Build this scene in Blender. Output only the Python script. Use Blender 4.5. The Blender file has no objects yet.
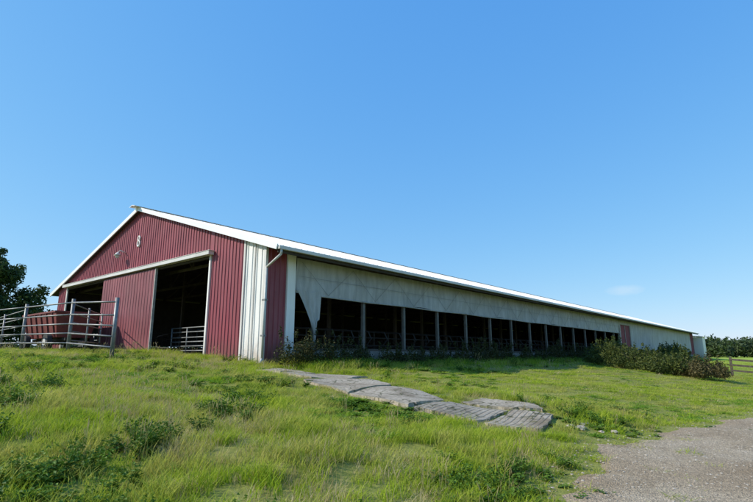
import bpy, math, random, bmesh
import numpy as np
from mathutils import Vector
random.seed(7); rng=np.random.default_rng(7)
sc=bpy.context.scene
sc.view_settings.view_transform='Standard'; sc.view_settings.look='None'; sc.view_settings.exposure=0

CAMX,CAMY,CAMZ=-11.49,-15.08,0.21
L=94.0; W=21.5; EZ=4.35; PITCH=0.315
SUN_AZ=math.radians(139); SUN_EL=math.radians(36)

# ------------------------------------------------------------ helpers
def link(o,parent=None):
    sc.collection.objects.link(o)
    if parent: o.parent=parent
    return o
def empty(name,loc=(0,0,0)):
    e=bpy.data.objects.new(name,None); e.location=loc; return link(e)
class MB:
    def __init__(s): s.v=[]; s.f=[]
    def box(s,x0,x1,y0,y1,z0,z1):
        b=len(s.v)
        s.v+=[(x0,y0,z0),(x1,y0,z0),(x1,y1,z0),(x0,y1,z0),(x0,y0,z1),(x1,y0,z1),(x1,y1,z1),(x0,y1,z1)]
        s.f+=[tuple(b+i for i in q) for q in ((3,2,1,0),(4,5,6,7),(0,1,5,4),(1,2,6,5),(2,3,7,6),(3,0,4,7))]
        return s
    def beam(s,p,q,w,h):
        p=Vector(p);q=Vector(q);d=(q-p).normalized()
        up=Vector((0,0,1)) if abs(d.z)<.95 else Vector((1,0,0))
        a=d.cross(up).normalized()*w/2; c=a.cross(d).normalized()*h/2
        b=len(s.v)
        for e in (p,q):
            for m,n in ((-1,-1),(1,-1),(1,1),(-1,1)): s.v.append(tuple(e+a*m+c*n))
        s.f+=[tuple(b+i for i in t) for t in ((3,2,1,0),(4,5,6,7),(0,1,5,4),(1,2,6,5),(2,3,7,6),(3,0,4,7))]
    def tube(s,p,q,r,n=8,r2=None,cap=True):
        r2=r if r2 is None else r2
        p=Vector(p);q=Vector(q);d=(q-p).normalized()
        up=Vector((0,0,1)) if abs(d.z)<.95 else Vector((1,0,0))
        a=d.cross(up).normalized(); c=a.cross(d).normalized(); b=len(s.v)
        for e,rr in ((p,r),(q,r2)):
            for i in range(n):
                t=2*math.pi*i/n; s.v.append(tuple(e+(a*math.cos(t)+c*math.sin(t))*rr))
        for i in range(n):
            j=(i+1)%n; s.f.append((b+i,b+j,b+n+j,b+n+i))
        if cap:
            s.f.append(tuple(b+i for i in reversed(range(n)))); s.f.append(tuple(b+n+i for i in range(n)))
    def path(s,pts,r,n=8):
        for a,b in zip(pts[:-1],pts[1:]): s.tube(a,b,r,n)
    def ribs(s,fn,a0,a1,zlo,zhi,sp=0.23,rw=0.06,rh=0.03):
        pr=[];a=a0
        while a<a1-1e-6:
            for da,o in ((0,0),(sp-rw-.02,0),(sp-rw,rh),(sp-.02,rh)):
                if a+da<a1: pr.append((a+da,o))
            a+=sp
        pr.append((a1,0))
        b=len(s.v)
        for (a,o) in pr:
            zl=zlo(a) if callable(zlo) else zlo; zh=zhi(a) if callable(zhi) else zhi
            s.v.append(fn(a,o,zl)); s.v.append(fn(a,o,zh))
        for i in range(len(pr)-1):
            s.f.append((b+2*i,b+2*i+2,b+2*i+3,b+2*i+1))
    def obj(s,name,mat,parent=None,smooth=False,bevel=0):
        m=bpy.data.meshes.new(name); m.from_pydata(s.v,[],s.f); m.update()
        if mat: m.materials.append(mat)
        if smooth:
            for p in m.polygons: p.use_smooth=True
        o=bpy.data.objects.new(name,m); link(o,parent)
        if bevel:
            bm=o.modifiers.new('bevel','BEVEL'); bm.width=bevel; bm.segments=2
        return o
def mesh_np(name,V,F,mat):
    m=bpy.data.meshes.new(name); n=len(V); k=F.shape[1]
    m.vertices.add(n); m.vertices.foreach_set('co',V.astype(np.float32).ravel())
    m.loops.add(F.size); m.loops.foreach_set('vertex_index',F.astype(np.int32).ravel())
    m.polygons.add(len(F)); m.polygons.foreach_set('loop_start',np.arange(0,F.size,k,dtype=np.int32))
    m.polygons.foreach_set('loop_total',np.full(len(F),k,dtype=np.int32))
    m.update(calc_edges=True); m.validate()
    if mat: m.materials.append(mat)
    return m

# ------------------------------------------------------------ materials
def newmat(name):
    m=bpy.data.materials.new(name); m.use_nodes=True; nt=m.node_tree
    b=nt.nodes['Principled BSDF']; return m,nt,b
def N(nt,t,**k):
    n=nt.nodes.new(t)
    for a,v in k.items():
        if a in n.inputs.keys(): n.inputs[a].default_value=v
        else: setattr(n,a,v)
    return n
def noise(nt,vec,scale,detail=4,rough=.55):
    n=N(nt,'ShaderNodeTexNoise'); n.inputs['Scale'].default_value=scale; n.inputs['Detail'].default_value=detail; n.inputs['Roughness'].default_value=rough
    if vec is not None: nt.links.new(vec,n.inputs['Vector'])
    return n.outputs['Fac']
def ramp(nt,fac,stops):
    r=nt.nodes.new('ShaderNodeValToRGB'); e=r.color_ramp.elements
    while len(e)<len(stops): e.new(.5)
    for i,(p,c) in enumerate(stops): e[i].position=p; e[i].color=(*c,1) if len(c)==3 else c
    nt.links.new(fac,r.inputs['Fac']); return r.outputs['Color']
def mix(nt,f,a,b,mode='MIX'):
    m=nt.nodes.new('ShaderNodeMix'); m.data_type='RGBA'; m.blend_type=mode
    for s,v in ((m.inputs['Factor'],f),(m.inputs['A'],a),(m.inputs['B'],b)):
        if isinstance(v,(int,float)): s.default_value=v
        elif isinstance(v,tuple): s.default_value=(*v,1)
        else: nt.links.new(v,s)
    return m.outputs['Result']
def math_(nt,op,a,b=None,clamp=False):
    m=nt.nodes.new('ShaderNodeMath'); m.operation=op; m.use_clamp=clamp
    for i,v in enumerate((a,b)):
        if v is None: continue
        if isinstance(v,(int,float)): m.inputs[i].default_value=v
        else: nt.links.new(v,m.inputs[i])
    return m.outputs[0]
def pos(nt,scale=(1,1,1)):
    g=nt.nodes.new('ShaderNodeNewGeometry'); mp=nt.nodes.new('ShaderNodeMapping'); mp.inputs['Scale'].default_value=scale
    nt.links.new(g.outputs['Position'],mp.inputs['Vector']); return mp.outputs['Vector'],g
def bump(nt,b,h,strength,dist):
    n=nt.nodes.new('ShaderNodeBump'); n.inputs['Strength'].default_value=strength; n.inputs['Distance'].default_value=dist
    nt.links.new(h,n.inputs['Height']); nt.links.new(n.outputs['Normal'],b.inputs['Normal'])
def _chv(nt):
    v,_=pos(nt,(3.2,3.2,.5)); return v
def metal_paint(name,col,dirt,rough=.45,var=.25,base_z=0.0,fade=1.2,streaky=.35,chalk=None):
    m,nt,b=newmat(name)
    v,g=pos(nt,(1,1,1)); vs,_=pos(nt,(6,6,.35))
    n1=noise(nt,v,.6,4); n2=noise(nt,vs,1.0,5,.7)
    c1=mix(nt,ramp(nt,n1,[(.35,(0,0,0)),(.7,(1,1,1))]),tuple(x*(1-var*.5) for x in col),tuple(min(1,x*(1+var*.5)+.004) for x in col))
    if chalk:
        n4=noise(nt,_chv(nt),1.0,6,.7)
        c1=mix(nt,math_(nt,'MULTIPLY',ramp(nt,n4,[(.42,(0,0,0)),(.72,(1,1,1))]),.45),c1,chalk)
    streak=math_(nt,'MULTIPLY',ramp(nt,n2,[(.5,(0,0,0)),(.75,(1,1,1))]),streaky)
    c2=mix(nt,streak,c1,dirt)
    sx=nt.nodes.new('ShaderNodeSeparateXYZ'); nt.links.new(g.outputs['Position'],sx.inputs[0])
    hz=math_(nt,'SUBTRACT',1.0,math_(nt,'DIVIDE',math_(nt,'SUBTRACT',sx.outputs['Z'],base_z),fade),True)
    n3=noise(nt,v,5,5,.7)
    splash=math_(nt,'MULTIPLY',hz,ramp(nt,math_(nt,'ADD',n3,math_(nt,'MULTIPLY',hz,.25)),[(.45,(0,0,0)),(.75,(1,1,1))]))
    c3=mix(nt,math_(nt,'MULTIPLY',splash,.75),c2,dirt)
    nt.links.new(c3,b.inputs['Base Color']); b.inputs['Roughness'].default_value=rough; b.inputs['Metallic'].default_value=0
    bump(nt,b,noise(nt,v,3,3),.15,.02)
    return m
M_red=metal_paint('maroon_metal',(.23,.032,.048),(.16,.08,.06),.5,streaky=.3,chalk=(.34,.095,.115))
M_door=metal_paint('maroon_door_metal',(.21,.048,.06),(.19,.12,.09),.5,var=.5,chalk=(.32,.12,.13))
M_white=metal_paint('white_metal',(.78,.755,.72),(.38,.27,.19),.4,.12,streaky=.2)
M_roof=metal_paint('roof_metal',(.8,.79,.77),(.6,.58,.55),.35,.08,base_z=-50,fade=1,streaky=.2)
M_trim=metal_paint('trim_metal',(.6,.575,.54),(.33,.28,.24),.4,.2,base_z=-50,fade=1)
def simple(name,c0,c1,scale=3,rough=.8,metal=0,bs=.3,bd=.01,stretch=(1,1,1)):
    m,nt,b=newmat(name); v,g=pos(nt,stretch)
    n1=noise(nt,v,scale,6,.65)
    nt.links.new(ramp(nt,n1,[(.3,c0),(.7,c1)]),b.inputs['Base Color']); b.inputs['Roughness'].default_value=rough; b.inputs['Metallic'].default_value=metal
    bump(nt,b,noise(nt,v,scale*6,4),bs,bd); return m
M_conc=simple('concrete',(.14,.12,.1),(.27,.25,.22),2.2,.9,0,.5,.01)
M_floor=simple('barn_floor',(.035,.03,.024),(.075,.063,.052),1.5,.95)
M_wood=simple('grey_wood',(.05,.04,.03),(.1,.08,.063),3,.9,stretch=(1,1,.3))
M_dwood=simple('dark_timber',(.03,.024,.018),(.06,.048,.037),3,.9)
M_post=simple('post_paint',(.085,.08,.07),(.15,.14,.125),4,.7)
M_frame=simple('door_frame_metal',(.22,.21,.2),(.4,.385,.36),4,.6)
M_galv=simple('galvanised_pipe',(.12,.125,.125),(.25,.255,.255),6,.5,.4,.1,.003)
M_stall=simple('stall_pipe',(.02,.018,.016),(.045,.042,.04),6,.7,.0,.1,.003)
M_pipe=simple('downspout_paint',(.42,.41,.39),(.56,.55,.52),3,.45)
M_rope=simple('rope',(.18,.18,.17),(.26,.26,.25),10)
M_bark=simple('bark',(.05,.04,.03),(.12,.1,.075),6,.95,0,.8,.03,(1,1,.3))
M_rubber=simple('tyre_rubber',(.02,.02,.02),(.04,.038,.035),5,.8)
M_wagon=simple('wagon_paint',(.11,.022,.022),(.22,.05,.045),2.5,.6)
def curtain_mat():
    m,nt,b=newmat('curtain_fabric'); v,g=pos(nt,(1,1,1)); vs,_=pos(nt,(3,3,.5))
    a=noise(nt,vs,1.2,5,.65); c=ramp(nt,a,[(.3,(.34,.335,.32)),(.6,(.52,.51,.49)),(.8,(.6,.59,.57))])
    st=noise(nt,v,.5,5,.7); c=mix(nt,math_(nt,'MULTIPLY',ramp(nt,st,[(.45,(0,0,0)),(.75,(1,1,1))]),.55),c,(.29,.28,.25))
    nt.links.new(c,b.inputs['Base Color']); b.inputs['Roughness'].default_value=.6
    tr=nt.nodes.new('ShaderNodeBsdfTranslucent'); nt.links.new(c,tr.inputs['Color'])
    mx=nt.nodes.new('ShaderNodeMixShader'); mx.inputs[0].default_value=.15
    nt.links.new(b.outputs[0],mx.inputs[1]); nt.links.new(tr.outputs[0],mx.inputs[2]); nt.links.new(mx.outputs[0],nt.nodes['Material Output'].inputs['Surface'])
    bump(nt,b,noise(nt,vs,2.5,4),.5,.05); return m
M_curt=curtain_mat()
def foliage(name,cols,trans=.35,patch=.35,tipcol=None,island=False,rough=.6,dry=None,spec=.2):
    m,nt,b=newmat(name); v,g=pos(nt)
    n1=noise(nt,v,patch,4,.6)
    if island: r=g.outputs['Random Per Island']
    else:
        oi=nt.nodes.new('ShaderNodeObjectInfo'); r=oi.outputs['Random']
    f=math_(nt,'ADD',math_(nt,'MULTIPLY',n1,.75),math_(nt,'MULTIPLY',r,.3 if not island else .4))
    k=len(cols); c=ramp(nt,f,[(.28+.5*i/(k-1),cc) for i,cc in enumerate(cols)])
    if tipcol:
        at=nt.nodes.new('ShaderNodeAttribute'); at.attribute_name='tip'
        c=mix(nt,math_(nt,'MULTIPLY',at.outputs['Fac'],.5),c,tipcol)
    if dry:
        n5=noise(nt,v,.75,5,.65)
        c=mix(nt,math_(nt,'MULTIPLY',ramp(nt,math_(nt,'ADD',n5,math_(nt,'MULTIPLY',r,.14)),[(.52,(0,0,0)),(.72,(1,1,1))]),.7),c,dry)
    nt.links.new(c,b.inputs['Base Color']); b.inputs['Roughness'].default_value=rough
    b.inputs['Specular IOR Level'].default_value=spec
    tr=nt.nodes.new('ShaderNodeBsdfTranslucent'); nt.links.new(c,tr.inputs['Color'])
    mx=nt.nodes.new('ShaderNodeMixShader'); mx.inputs[0].default_value=trans
    nt.links.new(b.outputs[0],mx.inputs[1]); nt.links.new(tr.outputs[0],mx.inputs[2]); nt.links.new(mx.outputs[0],nt.nodes['Material Output'].inputs['Surface'])
    return m
M_grass=foliage('grass_blade',[(.13,.22,.012),(.25,.37,.018),(.36,.47,.03),(.47,.49,.06)],.45,.45,(.52,.58,.05),dry=(.54,.46,.15),spec=.12,rough=.7)
M_dry=foliage('dry_stalk',[(.42,.34,.14),(.55,.45,.22),(.62,.52,.28)],.35,.5)
M_weed=foliage('weed_leaf',[(.055,.12,.014),(.095,.18,.02),(.16,.27,.03)],.3,.6)
M_clover=foliage('clover_leaf',[(.12,.23,.018),(.18,.33,.025),(.25,.42,.035)],.35,.6)
M_bush=foliage('bush_leaf',[(.025,.042,.01),(.055,.08,.015),(.11,.125,.025)],.28,.8,None,True)
M_fweed=foliage('rank_weed_leaf',[(.02,.03,.008),(.04,.052,.012),(.09,.08,.03)],.25,1.2,None,True)
M_bushb=foliage('brown_bush_leaf',[(.04,.045,.012),(.09,.08,.028),(.15,.12,.05)],.25,.8,None,True)
M_tree=foliage('tree_leaf',[(.018,.035,.01),(.035,.065,.014),(.065,.1,.022)],.25,.3,None,True)
M_forest=foliage('forest_leaf',[(.03,.05,.022),(.05,.075,.03),(.075,.105,.04)],.15,.03,None,True)

def ground_mat():
    m,nt,b=newmat('meadow_soil'); v,g=pos(nt)
    n1=noise(nt,v,.35,5,.6); n2=noise(nt,v,9,6,.7); n3=noise(nt,v,.012,3,.5)
    near=ramp(nt,n2,[(.3,(.11,.11,.028)),(.55,(.19,.19,.045)),(.75,(.29,.24,.11))])
    far=ramp(nt,n1,[(.3,(.22,.33,.03)),(.7,(.34,.42,.055))])
    sx=nt.nodes.new('ShaderNodeVectorMath'); sx.operation='LENGTH'; nt.links.new(g.outputs['Position'],sx.inputs[0])
    d=math_(nt,'DIVIDE',math_(nt,'SUBTRACT',sx.outputs['Value'],25),40,True)
    c=mix(nt,d,near,far)
    c=mix(nt,math_(nt,'MULTIPLY',ramp(nt,n3,[(.45,(0,0,0)),(.6,(1,1,1))]),.35),c,(.36,.38,.09))
    nt.links.new(c,b.inputs['Base Color']); b.inputs['Roughness'].default_value=1; b.inputs['Specular IOR Level'].default_value=.1
    bump(nt,b,n2,.8,.05); return m
M_ground=ground_mat()
def gravel_mat():
    m,nt,b=newmat('gravel'); v,g=pos(nt)
    vo=nt.nodes.new('ShaderNodeTexVoronoi'); vo.inputs['Scale'].default_value=60; nt.links.new(v,vo.inputs['Vector'])
    n1=noise(nt,v,.5,5,.6); n2=noise(nt,v,22,6,.75); n6=noise(nt,v,1.6,5,.7)
    base=ramp(nt,n1,[(.3,(.30,.215,.13)),(.55,(.42,.33,.225)),(.75,(.50,.41,.30))])
    base=mix(nt,ramp(nt,n6,[(.5,(0,0,0)),(.72,(.6,.6,.6))]),base,(.23,.17,.10))
    bw=nt.nodes.new('ShaderNodeRGBToBW'); nt.links.new(vo.outputs['Color'],bw.inputs[0])
    st=ramp(nt,bw.outputs[0],[(.2,(.62,.62,.62)),(.8,(1.25,1.22,1.18))])
    c=mix(nt,1.0,base,st,'MULTIPLY'); c=mix(nt,.6,c,mix(nt,1.0,c,ramp(nt,n2,[(.3,(.5,.5,.5)),(.7,(1.35,1.35,1.35))]),'MULTIPLY'))
    nt.links.new(c,b.inputs['Base Color']); b.inputs['Roughness'].default_value=.95; b.inputs['Specular IOR Level'].default_value=.2
    bump(nt,b,math_(nt,'ADD',vo.outputs['Distance'],n2),.6,.02); return m
M_gravel=gravel_mat()
def slab_mat(name,groove):
    m,nt,b=newmat(name); v,g=pos(nt); n1=noise(nt,v,1.3,6,.65); n2=noise(nt,v,14,6,.75)
    c=ramp(nt,n1,[(.3,(.22,.175,.125)),(.5,(.36,.305,.235)),(.75,(.46,.4,.32))])
    c=mix(nt,.7,c,mix(nt,1.0,c,ramp(nt,n2,[(.3,(.35,.33,.3)),(.6,(1.2,1.2,1.2))]),'MULTIPLY'))
    n7=noise(nt,v,3.2,6,.75); c=mix(nt,ramp(nt,n7,[(.56,(0,0,0)),(.66,(.8,.8,.8))]),c,(.14,.13,.05))
    vo=nt.nodes.new('ShaderNodeTexVoronoi'); vo.feature='DISTANCE_TO_EDGE'; vo.inputs['Scale'].default_value=.55
    wv=nt.nodes.new('ShaderNodeVectorMath'); wv.operation='ADD'; nz=nt.nodes.new('ShaderNodeTexNoise'); nz.inputs['Scale'].default_value=2
    nt.links.new(v,nz.inputs['Vector']); nt.links.new(v,wv.inputs[0]); nt.links.new(nz.outputs['Color'],wv.inputs[1]); nt.links.new(wv.outputs[0],vo.inputs['Vector'])
    crack=ramp(nt,vo.outputs['Distance'],[(.0,(1,1,1)),(.016,(0,0,0))])
    c=mix(nt,crack,c,(.08,.08,.04)); h=n2
    if groove:
        mp=nt.nodes.new('ShaderNodeMapping'); mp.inputs['Rotation'].default_value=(0,0,math.radians(-8)); nt.links.new(v,mp.inputs['Vector'])
        wa=nt.nodes.new('ShaderNodeTexWave'); wa.bands_direction='Y'; wa.inputs['Scale'].default_value=3.0; wa.inputs['Distortion'].default_value=.15; nt.links.new(mp.outputs[0],wa.inputs['Vector'])
        gr=ramp(nt,wa.outputs['Fac'],[(.0,(0,0,0)),(.3,(1,1,1))])
        c=mix(nt,math_(nt,'MULTIPLY',math_(nt,'SUBTRACT',1.0,gr),groove),c,(.12,.095,.06)); h=math_(nt,'ADD',n2,gr)
    nt.links.new(c,b.inputs['Base Color']); b.inputs['Roughness'].default_value=.95; b.inputs['Specular IOR Level'].default_value=.2
    bump(nt,b,h,.5,.02); return m
M_slab=slab_mat('weathered_concrete',0); M_slabg=slab_mat('grooved_concrete',.5)
M_stone=simple('stone',(.27,.22,.165),(.5,.44,.36),9,.9,0,.5,.005)

# ------------------------------------------------------------ terrain height
TY=[-400,-40,-16,-12.5,-10.5,-7.6,-4,-1.9,0,3,6,12,60]
TL=[-1.7,-1.6,-1.42,-1.3,-1.0,-.68,-.38,-.25,-.06,.15,.34,.42,.45]
TR=[-1.7,-1.6,-1.42,-1.3,-1.05,-.72,-.40,-.25,-.10,-.05,-.05,-.05,-.05]
def H(x,y):
    x=np.asarray(x,float); y=np.asarray(y,float)
    a=np.interp(y,TY,TL); b=np.interp(y,TY,TR)
    t=np.clip((x-0)/14,0,1); t=t*t*(3-2*t)
    z=a*(1-t)+b*t
    amp=np.clip((-y+1)/6,0,1)*np.clip((-11.6-y)/-1.0,.15,1)
    n=.05*np.sin(x*.9+y*.5)+.035*np.sin(x*1.7-y*1.3+1)+.02*np.sin(x*3.1+y*2.7+2)
    z=z+n*amp
    r=np.hypot(x,y); fa=np.clip((r-110)/150,0,1); z=z*(1-fa)+(-.9)*fa
    ins=(x>.15)&(x<L-.15)&(y>.15)&(y<W-.15); z=np.where(ins,np.minimum(z,-.1),z)
    return z
def axis(c,fine,step,far,g=1.12):
    a=list(np.arange(-fine,fine+1e-6,step)); s=step; p=fine
    while p<far: s*=g; p+=s; a.append(p); a.insert(0,-p)
    return np.array(a)+c
ax=axis(-2,20,.3,3500); ay=axis(-3,16,.3,3500)
ax=np.unique(np.concatenate([ax,[.1,.2,L-.2,L-.1]])); ay=np.unique(np.concatenate([ay,[.1,.2,W-.2,W-.1]]))
X,Y=np.meshgrid(ax,ay,indexing='ij'); V=np.stack([X.ravel(),Y.ravel(),H(X,Y).ravel()],1)
nx,ny=len(ax),len(ay); ii,jj=np.meshgrid(np.arange(nx-1),np.arange(ny-1),indexing='ij'); q=(ii*ny+jj).ravel()
F=np.stack([q,q+ny,q+ny+1,q+1],1)
me=mesh_np('ground',V,F,M_ground)
me.polygons.foreach_set('use_smooth',np.ones(len(me.polygons),bool)); link(bpy.data.objects.new('ground',me))

EX=[-60,-12,-8.6,-7.0,-5.9,-2.9,-.7,5.4,15,40,200]; EY=[-30,-22,-17.5,-14.2,-12.9,-12.2,-12.4,-13.7,-15.9,-20,-32]
def edge(x):
    x=np.asarray(x,float)
    return np.interp(x,EX,EY)+.14*np.sin(x*2.1)+.09*np.sin(x*5.3+1)+.05*np.sin(x*11)
xs=np.concatenate([np.arange(-40,30,.2),np.arange(30,200,2)]); rows=np.concatenate([np.linspace(0,9,37)])
X=np.repeat(xs[:,None],len(rows),1); Y=edge(X)-rows[None,:]*1.0
Z=H(X,Y)+.025-.06*np.exp(-rows[None,:]*12)
V=np.stack([X.ravel(),Y.ravel(),Z.ravel()],1); ny=len(rows)
ii,jj=np.meshgrid(np.arange(len(xs)-1),np.arange(ny-1),indexing='ij'); q=(ii*ny+jj).ravel()
F=np.stack([q,q+1,q+ny+1,q+ny],1)
me=mesh_np('gravel_driveway',V,F,M_gravel); me.polygons.foreach_set('use_smooth',np.ones(len(me.polygons),bool))
link(bpy.data.objects.new('gravel_driveway',me))

slabs=[[(-1.7,-1.9),(-.4,-1.7),(-.2,-3.05),(-1.8,-3.2)],
       [(-1.8,-3.35),(-.1,-3.2),(.55,-4.65),(-.9,-4.95),(-2.0,-4.8)],
       [(-2.6,-5.1),(-.75,-5.15),(-1.1,-6.85),(-2.85,-6.95)],
       [(-2.9,-7.06),(-1.15,-6.98),(-1.55,-8.75),(-2.6,-8.85),(-3.1,-8.8)],
       [(-3.12,-8.98),(-1.6,-8.92),(-1.25,-10.1),(-2.8,-10.2)],
       [(-2.75,-10.3),(-1.22,-10.2),(-.95,-10.95),(-2.35,-11.25)],
       [(-1.35,-9.0),(-.6,-9.1),(-.1,-10.2),(-.7,-10.65),(-1.0,-10.0)]]
def inpoly(x,y,p,grow=0):
    c=np.zeros(x.shape,bool); n=len(p); cx=sum(a for a,b in p)/n; cy=sum(b for a,b in p)/n
    pp=[(cx+(a-cx)*(1+grow),cy+(b-cy)*(1+grow)) for a,b in p]
    for i in range(n):
        x1,y1=pp[i]; x2,y2=pp[(i+1)%n]
        c^=((y1>y)!=(y2>y))&(x<(x2-x1)*(y-y1)/(y2-y1+1e-12)+x1)
    return c
path=empty('concrete_path')
for k,p in enumerate(slabs):
    b=MB(); n=len(p); pts=[]
    for i in range(n):
        x1,y1=p[i];x2,y2=p[(i+1)%n]
        for t in np.arange(0,1,.1): pts.append((x1+(x2-x1)*t+random.uniform(-.035,.035),y1+(y2-y1)*t+random.uniform(-.035,.035)))
    cx=sum(a for a,b_ in p)/n; cy=sum(b_ for a,b_ in p)/n; tx,ty=random.uniform(-.02,.02),random.uniform(-.02,.02)
    rings=[1,.985,.7,.45,.2]; m=len(pts)
    for ri,r in enumerate(rings):
        for (a,c) in pts:
            x=cx+(a-cx)*r; y=cy+(c-cy)*r; b.v.append((x,y,float(H(x,y))+((.06+tx*(x-cx)+ty*(y-cy)) if ri else -.1)))
    b.v.append((cx,cy,float(H(cx,cy))+.06))
    for ri in range(len(rings)-1):
        for i in range(m):
            j=(i+1)%m; b.f.append((ri*m+i,ri*m+j,(ri+1)*m+j,(ri+1)*m+i))
    for i in range(m): b.f.append(((len(rings)-1)*m+i,(len(rings)-1)*m+(i+1)%m,len(b.v)-1))
    b.obj('slab_%d'%(k+1),M_slabg if k in (4,5) else M_slab,path)

# ------------------------------------------------------------ BARN
barn=empty('barn')
def rz(y): return EZ+PITCH*min(y,W-y)
gf=lambda a,o,z:(-o,a,z)
def ribobj(name,mat,fn,a0,a1,zl,zh,**k):
    b=MB(); b.ribs(fn,a0,a1,zl,zh,**k); return b.obj(name,mat,barn)
top=lambda a:rz(a)-.01
TR0=20.1
ribobj('gable_white_panel',M_white,gf,.02,1.36,-.2,top,sp=.3)
ribobj('gable_siding_right',M_red,gf,1.36,3.8,-.2,top)
ribobj('gable_siding_upper',M_red,gf,3.8,W/2,4.5,top)
ribobj('gable_siding_upper_b',M_red,gf,W/2,TR0,4.5,top)
ribobj('gable_siding_left',M_red,gf,TR0,W-.02,-.1,top)
b=MB(); b.box(-.05,.06,-.03,.1,-.25,rz(0)-.03); b.box(-.05,-.035,1.3,1.4,-.2,rz(1.3)-.05); b.box(-.06,.0,TR0-.15,TR0+.02,0,4.5); b.box(-.045,.0,.66,.72,-.2,rz(.7)-.05); b.obj('corner_trim',M_trim,barn)
b=MB(); b.box(-.07,.12,3.74,3.84,.1,4.42); b.obj('door_jamb',M_white,barn)
b=MB(); b.box(-.30,-.04,3.55,TR0+.1,4.40,4.56); b.box(-.32,-.04,3.5,TR0+.15,4.56,4.585); b.obj('door_track',M_trim,barn,bevel=.01)
b=MB(); b.box(-.02,.1,3.8,TR0-.01,4.3,4.5); b.obj('door_header',M_dwood,barn)
df=lambda a,o,z:(-.16-o,a,z)
b=MB(); b.ribs(df,8.35,14.3,.38,4.33,sp=.3,rw=.05,rh=.02); b.obj('sliding_door',M_door,barn)
b=MB()
for y in (8.35,11.2,14.2): b.box(-.155,-.09,y,y+.09,.38,4.33)
b.box(-.154,-.09,8.44,14.2,.38,.5); b.box(-.154,-.09,8.44,14.2,4.2,4.33); b.box(-.19,-.08,8.28,8.35,.36,4.34)
b.obj('sliding_door_frame',M_frame,barn)
OV=.9; FO=.22
def roof_side(sign):
    b=MB()
    xs=[];x=-FO
    while x<L+FO:
        for dx,o in ((0,0),(.22,0),(.24,.03),(.28,.03)):
            xs.append((min(x+dx,L+FO),o))
        x+=.3
    for xx,o in xs:
        for y in (-OV,W/2):
            z=EZ+PITCH*y+.1+o; yy=y if sign>0 else W-y
            b.v.append((xx,yy,z))
    for i in range(len(xs)-1): b.f.append((2*i,2*i+2,2*i+3,2*i+1))
    return b.obj('roof_sheet_%s'%('a' if sign>0 else 'b'),M_roof,barn)
roof_side(1); roof_side(-1)
for s in (1,-1):
    b=MB()
    Yf=(lambda y:y) if s>0 else (lambda y:W-y)
    v=[(xx,Yf(y),EZ+PITCH*y+dz) for xx in (-FO+.02,L+FO-.02) for y in (-OV+.01,W/2) for dz in (.0,.085)]
    b.v=v; b.f=[(0,1,3,2),(4,6,7,5),(0,4,5,1),(2,3,7,6),(0,2,6,4),(1,5,7,3)]
    b.obj('roof_deck',M_dwood,barn)
    b=MB(); b.beam((-FO-.02,Yf(-OV),EZ-PITCH*OV+.04),(-FO-.02,W/2,rz(W/2)+.04),.05,.2); b.beam((L+FO+.02,Yf(-OV),EZ-PITCH*OV+.04),(L+FO+.02,W/2,rz(W/2)+.04),.05,.2)
    b.obj('rake_trim',M_roof,barn)
b=MB()
zr=rz(W/2)
for s in (1,-1):
    k=len(b.v); b.v+=[(-FO-.35,W/2,zr+.17),(L+FO,W/2,zr+.17),(L+FO,W/2+s*.3,zr+.1),(-FO-.35,W/2+s*.3,zr+.1),(-FO-.35,W/2,zr+.14),(-FO-.35,W/2+s*.3,zr+.07)]
    b.f+=[(k,k+1,k+2,k+3),(k,k+3,k+5,k+4)]
b.obj('ridge_cap',M_roof,barn)
ez=EZ-PITCH*OV
b=MB(); b.box(-FO,L+FO,-OV-.13,-OV+.0,ez-.05,ez+.085); b.obj('gutter',M_trim,barn,bevel=.015)
b=MB(); b.box(-FO+.05,L,-OV+.02,-OV+.06,ez-.16,ez-.01); b.obj('eave_board',M_dwood,barn)
b=MB()
for i in range(31):
    x=.1+3.03*i
    b.beam((x,-OV+.08,ez-.03),(x,-.02,EZ-.08),.05,.1)
b.obj('rafter_tails',M_wood,barn)
b=MB(); b.path([(-.1,-OV-.07,ez-.05),(-.1,-OV-.07,ez-.22),(-.1,-.16,ez-.62),(-.1,-.12,.1),(-.25,-.2,-.05)],.045,10); b.obj('downspout',M_pipe,barn,True)
b=MB(); b.box(-.15,-.02,-.2,-.02,2.2,2.26); b.box(-.15,-.02,-.2,-.02,.9,.96); b.obj('downspout_strap',M_galv,barn)
sf=lambda a,o,z:(a,-o,z)
ribobj('side_siding',M_red,sf,.03,.97,-.3,EZ-.05)
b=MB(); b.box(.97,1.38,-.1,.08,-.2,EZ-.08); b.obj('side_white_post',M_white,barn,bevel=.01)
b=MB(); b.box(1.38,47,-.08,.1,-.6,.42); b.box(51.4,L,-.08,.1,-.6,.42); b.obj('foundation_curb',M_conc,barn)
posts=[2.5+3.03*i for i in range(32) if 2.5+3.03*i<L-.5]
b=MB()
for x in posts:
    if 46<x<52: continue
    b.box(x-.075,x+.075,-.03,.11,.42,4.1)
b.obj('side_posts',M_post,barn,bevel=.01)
b=MB(); b.box(1.38,L-.2,.0,.09,3.9,4.2); b.box(1.38,46.9,-.04,.0,.422,.52); b.obj('side_plate',M_wood,barn)
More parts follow.
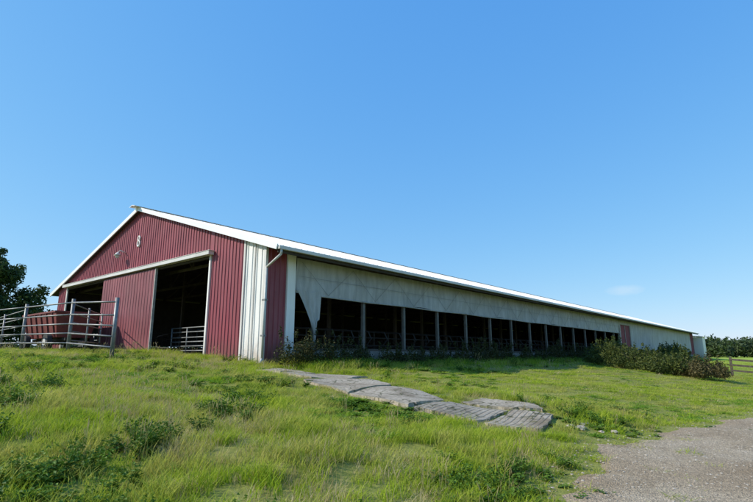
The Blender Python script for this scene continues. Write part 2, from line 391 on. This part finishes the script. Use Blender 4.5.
def curtain(name,x0,x1,zt,zb,y=-.06,sag=.03):
    n=int((x1-x0)/.12); xs=np.linspace(x0,x1,n+1); zs=np.linspace(0,1,9); b=MB()
    for x in xs:
        bot=zb+sag*math.sin(x*2.07)+sag*.6*math.sin(x*.7+1)
        for t in zs:
            z=zt+(bot-zt)*t
            off=.025*math.sin(x*4.1+t*2)*t+.012*math.sin(x*9.3+t*4)+.03*math.sin(t*6+x*.8)
            b.v.append((x,y-.03-off*.8,z))
    m=len(zs)
    for i in range(n):
        for j in range(m-1): b.f.append((i*m+j,i*m+j+1,(i+1)*m+j+1,(i+1)*m+j))
    return b.obj(name,M_curt,barn,True)
curtain('side_curtain',1.4,46.8,4.03,2.62)
curtain('side_curtain_far',51.5,90.5,4.03,.95,sag=.05)
b=MB()
for i in range(15):
    x=2.6+2.94*i; b.tube((x,-.11,2.6+.02*math.sin(x)),(x+2.94,-.11,2.6+.02*math.sin(x+2.94)),.035,8)
b.obj('curtain_roll',M_curt,barn,True)
b=MB()
for i,x in enumerate(np.arange(1.6,45.5,1.515)):
    z0,z1=(3.9,2.66) if i%2==0 else (2.66,3.9)
    b.tube((x,-.17,z0),(x+1.515,-.17,z1),.007,5,cap=False)
b.tube((1.5,-.17,3.3),(46.6,-.17,3.3),.006,5)
b.obj('curtain_ropes',M_rope,barn)
b=MB(); nz,nx_=26,22
for j in range(nz+1):
    t=j/nz; z=2.75-2.25*t
    w0=1.40; w1=2.75
    xa=w0+(.95)*min(1,t*1.3)**.8; xb=w1-.15*t-(.25*t if t>.5 else 0)
    if t>.9: xb-= (t-.9)*1.5
    for i in range(nx_+1):
        s=i/nx_; x=xa+(xb-xa)*s
        b.v.append((x,-.14-.05*math.sin(s*22+t*3)*(.2+t)-.05*t,z+.05*math.sin(s*9)))
for j in range(nz):
    for i in range(nx_):
        b.f.append((j*(nx_+1)+i,(j+1)*(nx_+1)+i,(j+1)*(nx_+1)+i+1,j*(nx_+1)+i+1))
b.obj('torn_curtain',M_curt,barn,True)
ribobj('mid_red_panel',M_red,sf,47.2,51.1,-.3,3.55)
b=MB(); b.box(46.85,47.2,-.12,.1,-.3,4.0); b.box(51.1,51.45,-.12,.1,-.3,4.0); b.box(47.2,51.1,-.12,.1,3.55,4.0)
b.box(49.1,49.2,-.07,-.035,-.2,3.5); b.obj('mid_frame',M_frame,barn)
ribobj('far_red_panel',M_red,sf,90.6,L,-.3,4.0)
b=MB(); b.box(L+.3,L+3.3,-1.4,6,-.5,3.5); b.obj('lean_to_wall',M_white,barn)
b=MB(); b.beam((L+1.8,-1.7,3.55),(L+1.8,6.2,4.2),3.6,.1); b.obj('lean_to_roof',M_roof,barn)
b=MB(); b.box(.1,L,W-.1,W,-.3,.8); b.obj('back_curb',M_conc,barn)
b=MB(); b.box(.0,L,W-.06,W-.0,.95,4.3); b.obj('back_curtain',M_dwood,barn)
b=MB(); b.v=[(L,0,-.3),(L,W,-.3),(L,W,EZ),(L,W/2,rz(W/2)),(L,0,EZ)]; b.f=[(0,1,2,3,4)]; b.obj('end_gable',M_red,barn)
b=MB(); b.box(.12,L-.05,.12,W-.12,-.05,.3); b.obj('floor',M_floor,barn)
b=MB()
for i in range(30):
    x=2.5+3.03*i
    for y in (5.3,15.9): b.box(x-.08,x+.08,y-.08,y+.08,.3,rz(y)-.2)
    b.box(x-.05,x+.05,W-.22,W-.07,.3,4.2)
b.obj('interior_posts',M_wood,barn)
b=MB()
for i in range(33):
    x=.9+3.03*i
    if x>L-.3: break
    zc=4.3
    b.beam((x,.15,zc),(x,W-.15,zc),.05,.14)
    b.beam((x,.15,EZ-.06),(x,W/2,rz(W/2)-.14),.05,.14); b.beam((x,W-.15,EZ-.06),(x,W/2,rz(W/2)-.14),.05,.14)
    ys=[.15,3.4,6.8,W/2,W-6.8,W-3.4,W-.15]
    for k in range(1,6):
        b.beam((x,ys[k],zc),(x,ys[k],rz(ys[k])-.14),.04,.08)
    b.beam((x,3.4,zc),(x,6.8,rz(6.8)-.14),.04,.08); b.beam((x,6.8,zc),(x,W/2,rz(W/2)-.2),.04,.08)
    b.beam((x,W-3.4,zc),(x,W-6.8,rz(6.8)-.14),.04,.08); b.beam((x,W-6.8,zc),(x,W/2,rz(W/2)-.2),.04,.08)
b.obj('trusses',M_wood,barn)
b=MB()
for y in (2.6,7.9,12.6,18.5):
    for z in (.75,1.15,1.45): b.tube((1.5,y,z),(L-4,y,z),.03,6)
for i in range(73):
    x=2+1.22*i
    for y,s in ((2.6,-1),(7.9,-1),(12.6,1),(18.5,1)):
        b.path([(x,y,.4),(x,y,1.5),(x,y+s*1.7,1.35),(x,y+s*1.9,1.0),(x,y+s*1.6,.7),(x,y,.65)],.028,5)
b.obj('stall_dividers',M_stall,barn)
b=MB()
for z in (.45,.65,.85,1.05,1.3,1.5): b.tube((.9,3.9,z),(.9,8.3,z),.028,8)
for y in (3.9,5.4,6.9,8.3): b.tube((.9,y,.3),(.9,y,1.52),.035,8)
for z in (.5,.8,1.1,1.45): b.tube((.7,14.4,z),(.7,20,z),.028,8)
for y in (14.4,17,20): b.tube((.7,y,.3),(.7,y,1.5),.035,8)
b.obj('door_gate',M_galv,barn,True)
b=MB(); b.path([(0,12.2,5.62),(-.3,12.2,5.72),(-.42,12.2,5.6)],.03,8); b.tube((-.42,12.2,5.6),(-.42,12.2,5.43),.06,12,.2); b.tube((-.42,12.2,5.43),(-.42,12.2,5.3),.12,12,.09); b.obj('wall_lamp',M_trim,barn,True)
b=MB()
for cz,r in ((6.2,.12),(5.93,.15)):
    n=20
    for i in range(n):
        a=2*math.pi*i/n; c=2*math.pi*(i+1)/n
        b.tube((-.05,W/2-.05+r*.85*math.cos(a),cz+r*math.sin(a)),(-.05,W/2-.05+r*.85*math.cos(c),cz+r*math.sin(c)),.045,8)
b.obj('gable_emblem',M_white,barn,True)

# ------------------------------------------------------------ pipe fence near gable
pf=empty('pipe_fence')
b=MB(); fp=[(-4.0,3.0),(-4.15,6.6),(-4.5,11.0),(-5.0,15.0),(-5.6,20)]
hs=[2.05,2.05,2.05,2.0,2.0]
for (x,y),h in zip(fp,hs):
    g=float(H(x,y)); b.tube((x,y,g-.3),(x,y,g+h),.07,12)
b.obj('posts',M_galv,pf,True)
b=MB()
for (p,q_,h) in zip(fp[:-1],fp[1:],hs):
    g0=float(H(*p)); g1=float(H(*q_))
    for z in (.35,.72,1.08,1.44,1.9): b.tube((p[0]-.06,p[1],g0+z),(q_[0]-.06,q_[1],g1+z),.03,8)
b.obj('rails',M_galv,pf,True)
b=MB()
for z in (.4,.75,1.1,1.45,1.8):
    b.tube((-4.15,6.6,.4+z),(-1.0,11.8,.42+z),.025,8); b.tube((-4.5,11.0,.4+z),(-3.6,20.5,.42+z),.025,8)
for p in ((-2.6,9.15),(-1.0,11.8),(-4.05,16),(-3.6,20.5)): b.tube((*p,.2),(*p,2.3),.045,8)
b.obj('gate_panels',M_galv,pf,True)
wg=empty('farm_wagon'); zb=1.1; zt=2.3
b=MB(); x0,x1,y0,y1=-2.9,-.9,12.4,17.4
lo_=[(x0+.25,y0+.3,zb),(x1-.25,y0+.3,zb),(x1-.25,y1-.3,zb),(x0+.25,y1-.3,zb)]; hi_=[(x0,y0,zt),(x1,y0,zt),(x1,y1,zt),(x0,y1,zt)]
b.v=lo_+hi_; b.f=[(3,2,1,0)]+[(i,(i+1)%4,4+(i+1)%4,4+i) for i in range(4)]
z_=zt+.03
b.beam((x0,y0,z_),(x0,y1,z_),.08,.08); b.beam((x1,y0,z_),(x1,y1,z_),.08,.08); b.beam((x0,y0,z_),(x1,y0,z_),.08,.08); b.beam((x0,y1,z_),(x1,y1,z_),.08,.08)
for k in range(6):
    yy=y0+.5+k*.8; b.beam((x0+.2,yy,zb),(x0-.03,yy,zt),.07,.05)
b.obj('box',M_wagon,wg)
b=MB(); b.box(x0+.5,x0+.65,y0-.1,y1-.3,.95,1.08); b.box(x1-.65,x1-.5,y0-.1,y1-.3,.95,1.08)
for yy in (y0+.9,y1-.9): b.beam((x0+.1,yy,.88),(x1-.1,yy,.88),.12,.12)
b.beam((-1.9,y0+.9,.9),(-1.9,y0-1.6,.75),.1,.1); b.obj('chassis',M_stall,wg)
b=MB(); r_=MB()
for yy in (y0+.9,y1-.9):
    for xx in (x0+.05,x1-.05):
        b.tube((xx-.12,yy,.86),(xx+.12,yy,.86),.42,24); r_.tube((xx-.135,yy,.86),(xx+.135,yy,.86),.2,16)
b.obj('tyres',M_rubber,wg,bevel=.03); r_.obj('rims',M_trim,wg)

wf=empty('wooden_fence'); b=MB(); fpts=[(29.5,-11.2+ -2.2*i) for i in range(8)]
for (x,y) in fpts:
    g=float(H(x,y)); b.box(x-.07,x+.07,y-.07,y+.07,g-.2,g+1.25)
for a,c in zip(fpts[:-1],fpts[1:]):
    for z in (.4,.75,1.1): b.beam((a[0]-.09,a[1],float(H(*a))+z),(c[0]-.09,c[1],float(H(*c))+z),.03,.12)
b.obj('rails_and_posts',M_bark,wf)

# ------------------------------------------------------------ leafy masses
def leaves(centers,radii,n,size,shell=.6):
    centers=np.array(centers,float); radii=np.array(radii,float)
    vol=radii.prod(1)**(2/3); w=vol/vol.sum(); idx=rng.choice(len(centers),n,p=w)
    d=rng.normal(size=(n,3)); d/=np.linalg.norm(d,axis=1)[:,None]
    r=(shell+(1-shell)*rng.random(n))**1.0; r*=np.where(rng.random(n)<.12,1.15,1)
    p=centers[idx]+d*radii[idx]*r[:,None]
    a=rng.normal(size=(n,3)); a/=np.linalg.norm(a,axis=1)[:,None]
    nrm=d+rng.normal(size=(n,3))*.9; b_=np.cross(a,nrm); b_/=np.linalg.norm(b_,axis=1)[:,None]; a=np.cross(nrm,b_); a/=np.linalg.norm(a,axis=1)[:,None]
    s=size*(.6+.8*rng.random(n))[:,None]
    V=np.stack([p-a*s,p+b_*s*.5,p+a*s,p-b_*s*.5],1).reshape(-1,3)
    return V,np.arange(n*4).reshape(-1,4)
def leafobj(name,C,R,n,size,mat,parent=None,shell=.6):
    V,F=leaves(C,R,n,size,shell=shell)
    o=bpy.data.objects.new(name,mesh_np(name,V,F,mat)); return link(o,parent)
C=[];R=[]
x=.2
while x<46:
    dens=.5+.5*math.sin(x*.9+1)*math.sin(x*.37+2)
    h=.5+.5*random.random()*dens+(.25 if x<3.4 else 0)+(.25 if x>24 else 0)+(.25 if 12<x<20 else 0)
    y=-.7-random.random()*1.0; g=float(H(x,y)); C.append((x,y,g+h*.45)); R.append((.35+.3*random.random(),.4,h*.55))
    for _ in range(5):
        xx=x+random.uniform(-.4,.4); yy=y+random.uniform(-.3,.3); C.append((xx,yy,g+h*(.7+.65*random.random()))); R.append((.07,.07,.16+.18*random.random()))
    x+=.28+.35*random.random()*(1.5-dens)
leafobj('foundation_weeds',C,R,60000,.042,M_fweed,shell=.2)
def shrub(name,cx,cy,rx,ry,h,n,mat,size=.07):
    C=[];R=[]; g=float(H(cx,cy)); e=empty(name)
    for i in range(26):
        a=random.random()*6.28; rr=random.random()**.5; x=cx+rx*rr*math.cos(a); y=cy+ry*rr*math.sin(a)
        hh=h*(1-.45*rr*rr)*(.55+.55*random.random()); k=.16+.2*random.random()
        C.append((x,y,g+hh*.5)); R.append((rx*k+.12,ry*k+.12,hh*.5))
        C.append((x+random.uniform(-.2,.2),y+random.uniform(-.2,.2),g+hh*1.0)); R.append((.1,.1,.28))
    leafobj('foliage',C,R,n,size,mat,e,shell=.35)
    b=MB()
    for i in range(14):
        a=random.random()*6.28; b.tube((cx,cy,g-.05),(cx+rx*.7*math.cos(a),cy+ry*.7*math.sin(a),g+h*.7),.02,5,.006)
    b.obj('stems',M_bark,e)
shrub('shrub',26.5,-4.6,2.1,1.6,1.8,9000,M_bush,.06)
shrub('shrub.001',24.8,-6.9,2.0,1.6,1.55,9000,M_bush,.06)
shrub('shrub.002',22.9,-9.0,1.8,1.5,1.45,8000,M_bush,.06)
shrub('shrub.003',22.0,-10.6,1.2,1.2,1.25,6000,M_bushb,.06)
shrub('shrub.004',34,-3,3.0,1.4,2.0,9000,M_bush)
shrub('shrub.005',58,-3,5,1.5,2.2,9000,M_bush,.1)
def tree(name,x,y,h,cr,n,mat,size):
    e=empty(name); g=float(H(x,y)); b=MB()
    b.tube((x,y,g-.2),(x+.1,y,g+h*.3),.32,12,.24); b.tube((x+.1,y,g+h*.3),(x,y+.2,g+h*.75),.24,10,.08)
    C=[];R=[]
    for i in range(44):
        a=random.random()*6.28; t=random.random(); zz=g+h*(.18+.74*t); rr=cr*(.35+.65*random.random())*math.sin(math.pi*min(.97,max(.2,(t*.75+.22))))
        px,py=x+rr*math.cos(a),y+rr*math.sin(a)
        b.tube((x,y,g+h*(.2+.4*t)),(px,py,zz),.07,6,.02)
        k=cr*(.2+.14*random.random()); C.append((px,py,zz)); R.append((k,k,k*.75))
        C.append((px+random.uniform(-1,1)*k,py+random.uniform(-1,1)*k,zz+random.uniform(-.5,.9)*k)); R.append((k*.5,k*.5,k*.45))
    C.append((x,y,g+h*.93)); R.append((cr*.25,cr*.25,h*.07))
    b.obj('trunk_and_limbs',M_bark,e); leafobj('crown',C,R,n,size,mat,e,shell=.4)
tree('broadleaf_tree',.9,43,9.3,4.7,30000,M_tree,.17)
tree('broadleaf_tree.001',-7,50,8.5,4.5,14000,M_tree,.18)
C=[];R=[]
def crown_row(a0,a1,r0,r1,n,h0,h1):
    for i in range(n):
        a=math.radians(random.uniform(a0,a1)); r=random.uniform(r0,r1); x=r*math.cos(a);y=r*math.sin(a); h=random.uniform(h0,h1)
        for k in range(3):
            w=h*random.uniform(.22,.34)
            C.append((x+random.uniform(-.3,.3)*h,y+random.uniform(-.3,.3)*h,-.9+h*(.3+.22*k))); R.append((w,w,h*.28))
crown_row(-25,22,400,500,520,11,15)
crown_row(60,120,300,380,260,7,11)
leafobj('distant_forest',C,R,90000,1.2,M_forest,shell=.7)

# ------------------------------------------------------------ grass clumps (instanced)
def make_clump(name,n,hmin,hmax,rad,width,bend,mat,segs=3,coll=None):
    V=[];F=[];T=[]
    for i in range(n):
        a=random.random()*6.283; r=rad*random.random()**.5; x,y=r*math.cos(a),r*math.sin(a)
        h=random.uniform(hmin,hmax); d=random.random()*6.283; be=bend*random.uniform(.2,1.2)*h; w=width*random.uniform(.6,1.2)
        px,py=-math.sin(d)*w,math.cos(d)*w; b=len(V)
        for s in range(segs+1):
            t=s/segs; cx=x+math.cos(d)*be*t*t; cy=y+math.sin(d)*be*t*t; cz=h*(t-.25*t*t*bend)
            k=(1-t**1.6)*.5+.03; V+=[(cx-px*k,cy-py*k,cz),(cx+px*k,cy+py*k,cz)]; T+=[t,t]
        for s in range(segs): F.append((b+2*s,b+2*s+1,b+2*s+3,b+2*s+2))
    m=bpy.data.meshes.new(name); m.from_pydata(V,[],F); m.materials.append(mat)
    at=m.attributes.new('tip','FLOAT','POINT'); at.data.foreach_set('value',T)
    o=bpy.data.objects.new(name,m); coll.objects.link(o); return o
def leafy(name,nst,h,leaf,nl,mat,coll,spread=.12):
    V=[];F=[]
    for s in range(nst):
        a=random.random()*6.283; tx,ty=math.cos(a)*spread*random.random()*2,math.sin(a)*spread*random.random()*2; hh=h*random.uniform(.6,1.1)
        for l in range(nl):
            t=random.random()**.8; cx,cy,cz=tx*t*1.2,ty*t*1.2,hh*t
            d=random.random()*6.283; up=random.uniform(-.3,.6); L_=leaf*(1.2-.7*t)*random.uniform(.7,1.2)
            D=Vector((math.cos(d),math.sin(d),up)).normalized(); S=D.cross(Vector((0,0,1))).normalized()*L_*.28
            c=Vector((cx,cy,cz)); b=len(V)
            V+=[tuple(c),tuple(c+D*L_*.45+S+Vector((0,0,.01))),tuple(c+D*L_-Vector((0,0,L_*.2))),tuple(c+D*L_*.45-S)]
            F.append((b,b+1,b+2,b+3))
    m=bpy.data.meshes.new(name); m.from_pydata(V,[],F); m.materials.append(mat)
    o=bpy.data.objects.new(name,m); coll.objects.link(o)
def seedstalk(name,n,hmin,hmax,rad,mat,coll):
    V=[];F=[]
    for i in range(n):
        a=random.random()*6.283; r=rad*random.random(); x,y=r*math.cos(a),r*math.sin(a); h=random.uniform(hmin,hmax); d=random.random()*6.283; be=h*random.uniform(.05,.35)
        for ang in (0,1.57):
            px,py=math.cos(ang)*.0015,math.sin(ang)*.0015; b=len(V)
            prof=[(0,1),(.5,1),(.78,.8),(.82,2.4),(.92,2.6),(1,.4)]
            for t,k in prof:
                cx=x+math.cos(d)*be*t*t; cy=y+math.sin(d)*be*t*t; V+=[(cx-px*k,cy-py*k,h*t),(cx+px*k,cy+py*k,h*t)]
            for s in range(len(prof)-1): F.append((b+2*s,b+2*s+1,b+2*s+3,b+2*s+2))
    m=bpy.data.meshes.new(name); m.from_pydata(V,[],F); m.materials.append(mat)
    o=bpy.data.objects.new(name,m); coll.objects.link(o)
col=bpy.data.collections.new('grass_clumps')
make_clump('c0',50,.05,.12,.14,.0075,.8,M_grass,3,col)
make_clump('c1',50,.07,.18,.15,.0075,.9,M_grass,3,col)
make_clump('c2',42,.13,.28,.13,.008,1.0,M_grass,3,col)
make_clump('c3',26,.07,.19,.14,.006,1.1,M_dry,3,col)
seedstalk('c4',6,.2,.4,.14,M_dry,col)
leafy('c5',5,.12,.085,9,M_weed,col,.1)
leafy('c6',8,.22,.06,14,M_weed,col,.1)
leafy('c7',12,.09,.035,12,M_clover,col,.12)
def fbm(x,y,f,ph=0):
    v=0;a=1;t=0
    for k in range(4):
        v+=a*np.sin(x*f*1.3+ph+1.7*np.sin(y*f*.9+ph*2+k))*np.cos(y*f*1.1-ph+1.3*np.sin(x*f*.7+k*2)); t+=a; a*=.55; f*=2.03
    return v/t
def sector(r0,r1,dens,a0=-14,a1=98):
    A=math.radians(a1-a0)*(r1*r1-r0*r0)/2; n=int(A*dens)
    r=np.sqrt(rng.random(n)*(r1*r1-r0*r0)+r0*r0); a=np.radians(a0+(a1-a0)*rng.random(n))
    return CAMX+r*np.cos(a),CAMY+r*np.sin(a),r
def instancer(name,P,rot,sxy,sz,idx,collection):
    me=bpy.data.meshes.new(name); me.vertices.add(len(P)); me.vertices.foreach_set('co',P.astype(np.float32).ravel())
    for nm,ty,arr in (('rz','FLOAT',rot),('sxy','FLOAT',sxy),('sz','FLOAT',sz),('pid','INT',idx)):
        at=me.attributes.new(nm,ty,'POINT'); at.data.foreach_set('value',arr.astype(np.float32 if ty=='FLOAT' else np.int32))
    o=bpy.data.objects.new(name,me); link(o)
    ng=bpy.data.node_groups.new(name,'GeometryNodeTree')
    ng.interface.new_socket('Geometry',in_out='INPUT',socket_type='NodeSocketGeometry'); ng.interface.new_socket('Geometry',in_out='OUTPUT',socket_type='NodeSocketGeometry')
    nd=ng.nodes; gi=nd.new('NodeGroupInput'); go=nd.new('NodeGroupOutput'); ip=nd.new('GeometryNodeInstanceOnPoints'); ci=nd.new('GeometryNodeCollectionInfo')
    ci.inputs['Collection'].default_value=collection; ci.inputs['Separate Children'].default_value=True; ci.inputs['Reset Children'].default_value=True
    def na(nm,ty):
        n=nd.new('GeometryNodeInputNamedAttribute'); n.data_type=ty; n.inputs['Name'].default_value=nm
        return [s for s in n.outputs if s.name=='Attribute' and s.enabled][0]
    cr=nd.new('ShaderNodeCombineXYZ'); cs=nd.new('ShaderNodeCombineXYZ'); lk=ng.links.new
    lk(na('rz','FLOAT'),cr.inputs['Z']); s=na('sxy','FLOAT'); lk(s,cs.inputs['X']); lk(s,cs.inputs['Y']); lk(na('sz','FLOAT'),cs.inputs['Z'])
    lk(gi.outputs[0],ip.inputs['Points']); lk(ci.outputs[0],ip.inputs['Instance']); ip.inputs['Pick Instance'].default_value=True
    lk(na('pid','INT'),ip.inputs['Instance Index']); lk(cr.outputs[0],ip.inputs['Rotation']); lk(cs.outputs[0],ip.inputs['Scale']); lk(ip.outputs[0],go.inputs[0])
    md=o.modifiers.new('instances','NODES'); md.node_group=ng; return o
PX=[];PY=[];PR=[];PS=[]
for r0,r1,de,s in ((2.2,9,66,1.0),(9,14,40,1.15),(14,24,18,1.45),(24,45,6,2.2),(45,95,1.6,3.6)):
    x,y,r=sector(r0,r1,de); PX.append(x);PY.append(y);PR.append(r);PS.append(np.full(len(x),s))
x=np.concatenate(PX);y=np.concatenate(PY);r=np.concatenate(PR);s=np.concatenate(PS)
keep=~((x>-.15)&(x<L+4)&(y>-.25)&(y<W+.3))
dE=y-edge(x); pe=np.clip((dE+.2)/.7,0,1); pe=np.where((dE<0)&(dE>-1.8),np.maximum(pe,.07*(1+dE/1.8)),pe)
pe=np.where(dE<-9.3,1,pe)
keep&=rng.random(len(x))<pe
for p in slabs:
    ins=inpoly(x,y,p,-.1); keep&=~(ins&(rng.random(len(x))>.02))
    ins=inpoly(x,y,p,.0); keep&=~(ins&(rng.random(len(x))>.3))
x,y,r,s=x[keep],y[keep],r[keep],s[keep]; dE=dE[keep]; n=len(x)
n1=fbm(x,y,.55,.3); n2=fbm(x,y,.9,2.1); n3=fbm(x,y,.8,4.4); n4=fbm(x,y,1.6,6.1); u=rng.random(n)
k=~((n4>.33)&(rng.random(n)<.6)&(x<3)&(y<-1)); x,y,r,s,dE,n1,n2,n3,n4,u=[q_[k] for q_ in (x,y,r,s,dE,n1,n2,n3,n4,u)]; n=len(x)
short=np.clip((x+1)/5,0,1)*np.clip((-y-3)/3,0,1)
wall=((y>-2.6)&(x>.3)).astype(float)
nearslab=np.zeros(n)
for p in slabs: nearslab=np.maximum(nearslab,inpoly(x,y,p,.4).astype(float))
idx=np.where(u<.38,0,np.where(u<.76,1,2))
idx=np.where((short>.5)&(idx==2),0,idx)
u2=rng.random(n)
idx=np.where((n2>.05)&(u2<.42)&(short<.6),3,idx)
idx=np.where((u2<.06),3,idx)
idx=np.where((n2>-.1)&(u2>.94)&(short<.6),4,idx)
idx=np.where((n3>.22)&(u2<.35)&(short<.9)&(r<40),5,idx)
idx=np.where((n1>.26)&(n3>.05)&(u2>.5)&(u2<.72)&(short<.5)&(r<40),6,idx)
idx=np.where((n1<-.2)&(u2>.3)&(u2<.7)&(r<40),7,idx)
idx=np.where((wall>0)&(u<.7),np.where(u<.4,2,6),idx)
hs_=.8+.45*n1+.35*rng.random(n); hs_*=(1-.35*short)*(1-.55*nearslab)*np.clip(.45+dE/1.5,.45,1)*(1+.6*wall)
hs_=np.clip(hs_,.3,1.9)*np.where(r>24,1.15,1)
P=np.stack([x,y,H(x,y)-.01],1)
instancer('grass',P,rng.random(n)*6.283,s*(.8+.5*rng.random(n)),hs_,idx,col)

cs_=bpy.data.collections.new('stone_pieces')
for k in range(4):
    bm=bmesh.new(); bmesh.ops.create_icosphere(bm,subdivisions=2,radius=1)
    for v in bm.verts: v.co*=1+random.uniform(-.22,.22); v.co.z*=.6
    m=bpy.data.meshes.new('s%d'%k); bm.to_mesh(m); bm.free(); m.materials.append(M_stone); o=bpy.data.objects.new('s%d'%k,m); cs_.objects.link(o)
x,y,r=sector(3,26,110,-25,60); dE=y-edge(x); k=(dE<.25)&(dE>-8); k&=rng.random(len(x))<np.clip(9/r,.1,1)
x,y=x[k],y[k]; n=len(x); sz=.005+.017*rng.random(n)**4
x2=rng.uniform(-1.9,-.6,9); y2=rng.uniform(-12.2,-11.4,9); x=np.append(x,x2);y=np.append(y,y2);sz=np.append(sz,rng.uniform(.04,.1,9)); n=len(x)
instancer('gravel_stones',np.stack([x,y,H(x,y)+.025],1),rng.random(n)*6.28,sz,sz*.7,rng.integers(0,4,n),cs_)

# ------------------------------------------------------------ light, sky, camera
sv=Vector((math.cos(SUN_AZ)*math.cos(SUN_EL),math.sin(SUN_AZ)*math.cos(SUN_EL),math.sin(SUN_EL)))
ld=bpy.data.lights.new('sun','SUN'); ld.energy=5; ld.angle=math.radians(.5); ld.color=(1,.95,.85)
lo=bpy.data.objects.new('sun',ld); lo.rotation_euler=sv.to_track_quat('Z','Y').to_euler(); link(lo)
w=bpy.data.worlds.new('World'); sc.world=w; w.use_nodes=True; nt=w.node_tree
sky=nt.nodes.new('ShaderNodeTexSky'); sky.sky_type='NISHITA'; sky.sun_disc=False; sky.sun_elevation=SUN_EL; sky.sun_rotation=math.pi/2-SUN_AZ
sky.air_density=1.0; sky.dust_density=.3; sky.ozone_density=2.0; sky.altitude=200
sp=nt.nodes.new('ShaderNodeSeparateColor'); nt.links.new(sky.outputs[0],sp.inputs[0]); cb=nt.nodes.new('ShaderNodeCombineColor')
for i,(g,a) in enumerate(((.86,1.05),(.5,2.5),(.19,5.7))):
    o_=math_(nt,'MULTIPLY',math_(nt,'POWER',sp.outputs[i],g),a); nt.links.new(o_,cb.inputs[i])
tc=nt.nodes.new('ShaderNodeTexCoord'); ca,ce=math.radians(13.6),math.radians(6.6)
mp=nt.nodes.new('ShaderNodeMapping'); mp.vector_type='POINT'; mp.inputs['Rotation'].default_value=(0,0,-ca); nt.links.new(tc.outputs['Generated'],mp.inputs['Vector'])
mp2=nt.nodes.new('ShaderNodeMapping'); mp2.inputs['Location'].default_value=(0,0,-math.sin(ce)*90); mp2.inputs['Scale'].default_value=(1,28,90); nt.links.new(mp.outputs[0],mp2.inputs['Vector'])
sxx=nt.nodes.new('ShaderNodeSeparateXYZ'); nt.links.new(mp2.outputs[0],sxx.inputs[0])
d2=math_(nt,'ADD',math_(nt,'POWER',math_(nt,'ABSOLUTE',sxx.outputs['Y']),2),math_(nt,'POWER',math_(nt,'ABSOLUTE',sxx.outputs['Z']),2))
nz=noise(nt,mp2.outputs[0],1.6,5,.6)
cf=math_(nt,'MULTIPLY',math_(nt,'SUBTRACT',math_(nt,'ADD',nz,.45),d2,True),math_(nt,'GREATER_THAN',sxx.outputs['X'],0))
cc=mix(nt,math_(nt,'MULTIPLY',cf,.22,True),cb.outputs[0],(7.5,7.8,8.0))
bg=nt.nodes['Background']; bg.inputs['Strength'].default_value=.12
nt.links.new(cc,bg.inputs['Color'])
cd=bpy.data.cameras.new('camera'); cd.sensor_width=36; cd.lens=23.9; cd.clip_start=.05; cd.clip_end=9000
co=bpy.data.objects.new('camera',cd); co.location=(CAMX,CAMY,CAMZ); co.rotation_euler=(math.radians(90+11.86),0,math.radians(40.08-90)); link(co)
sc.camera=co
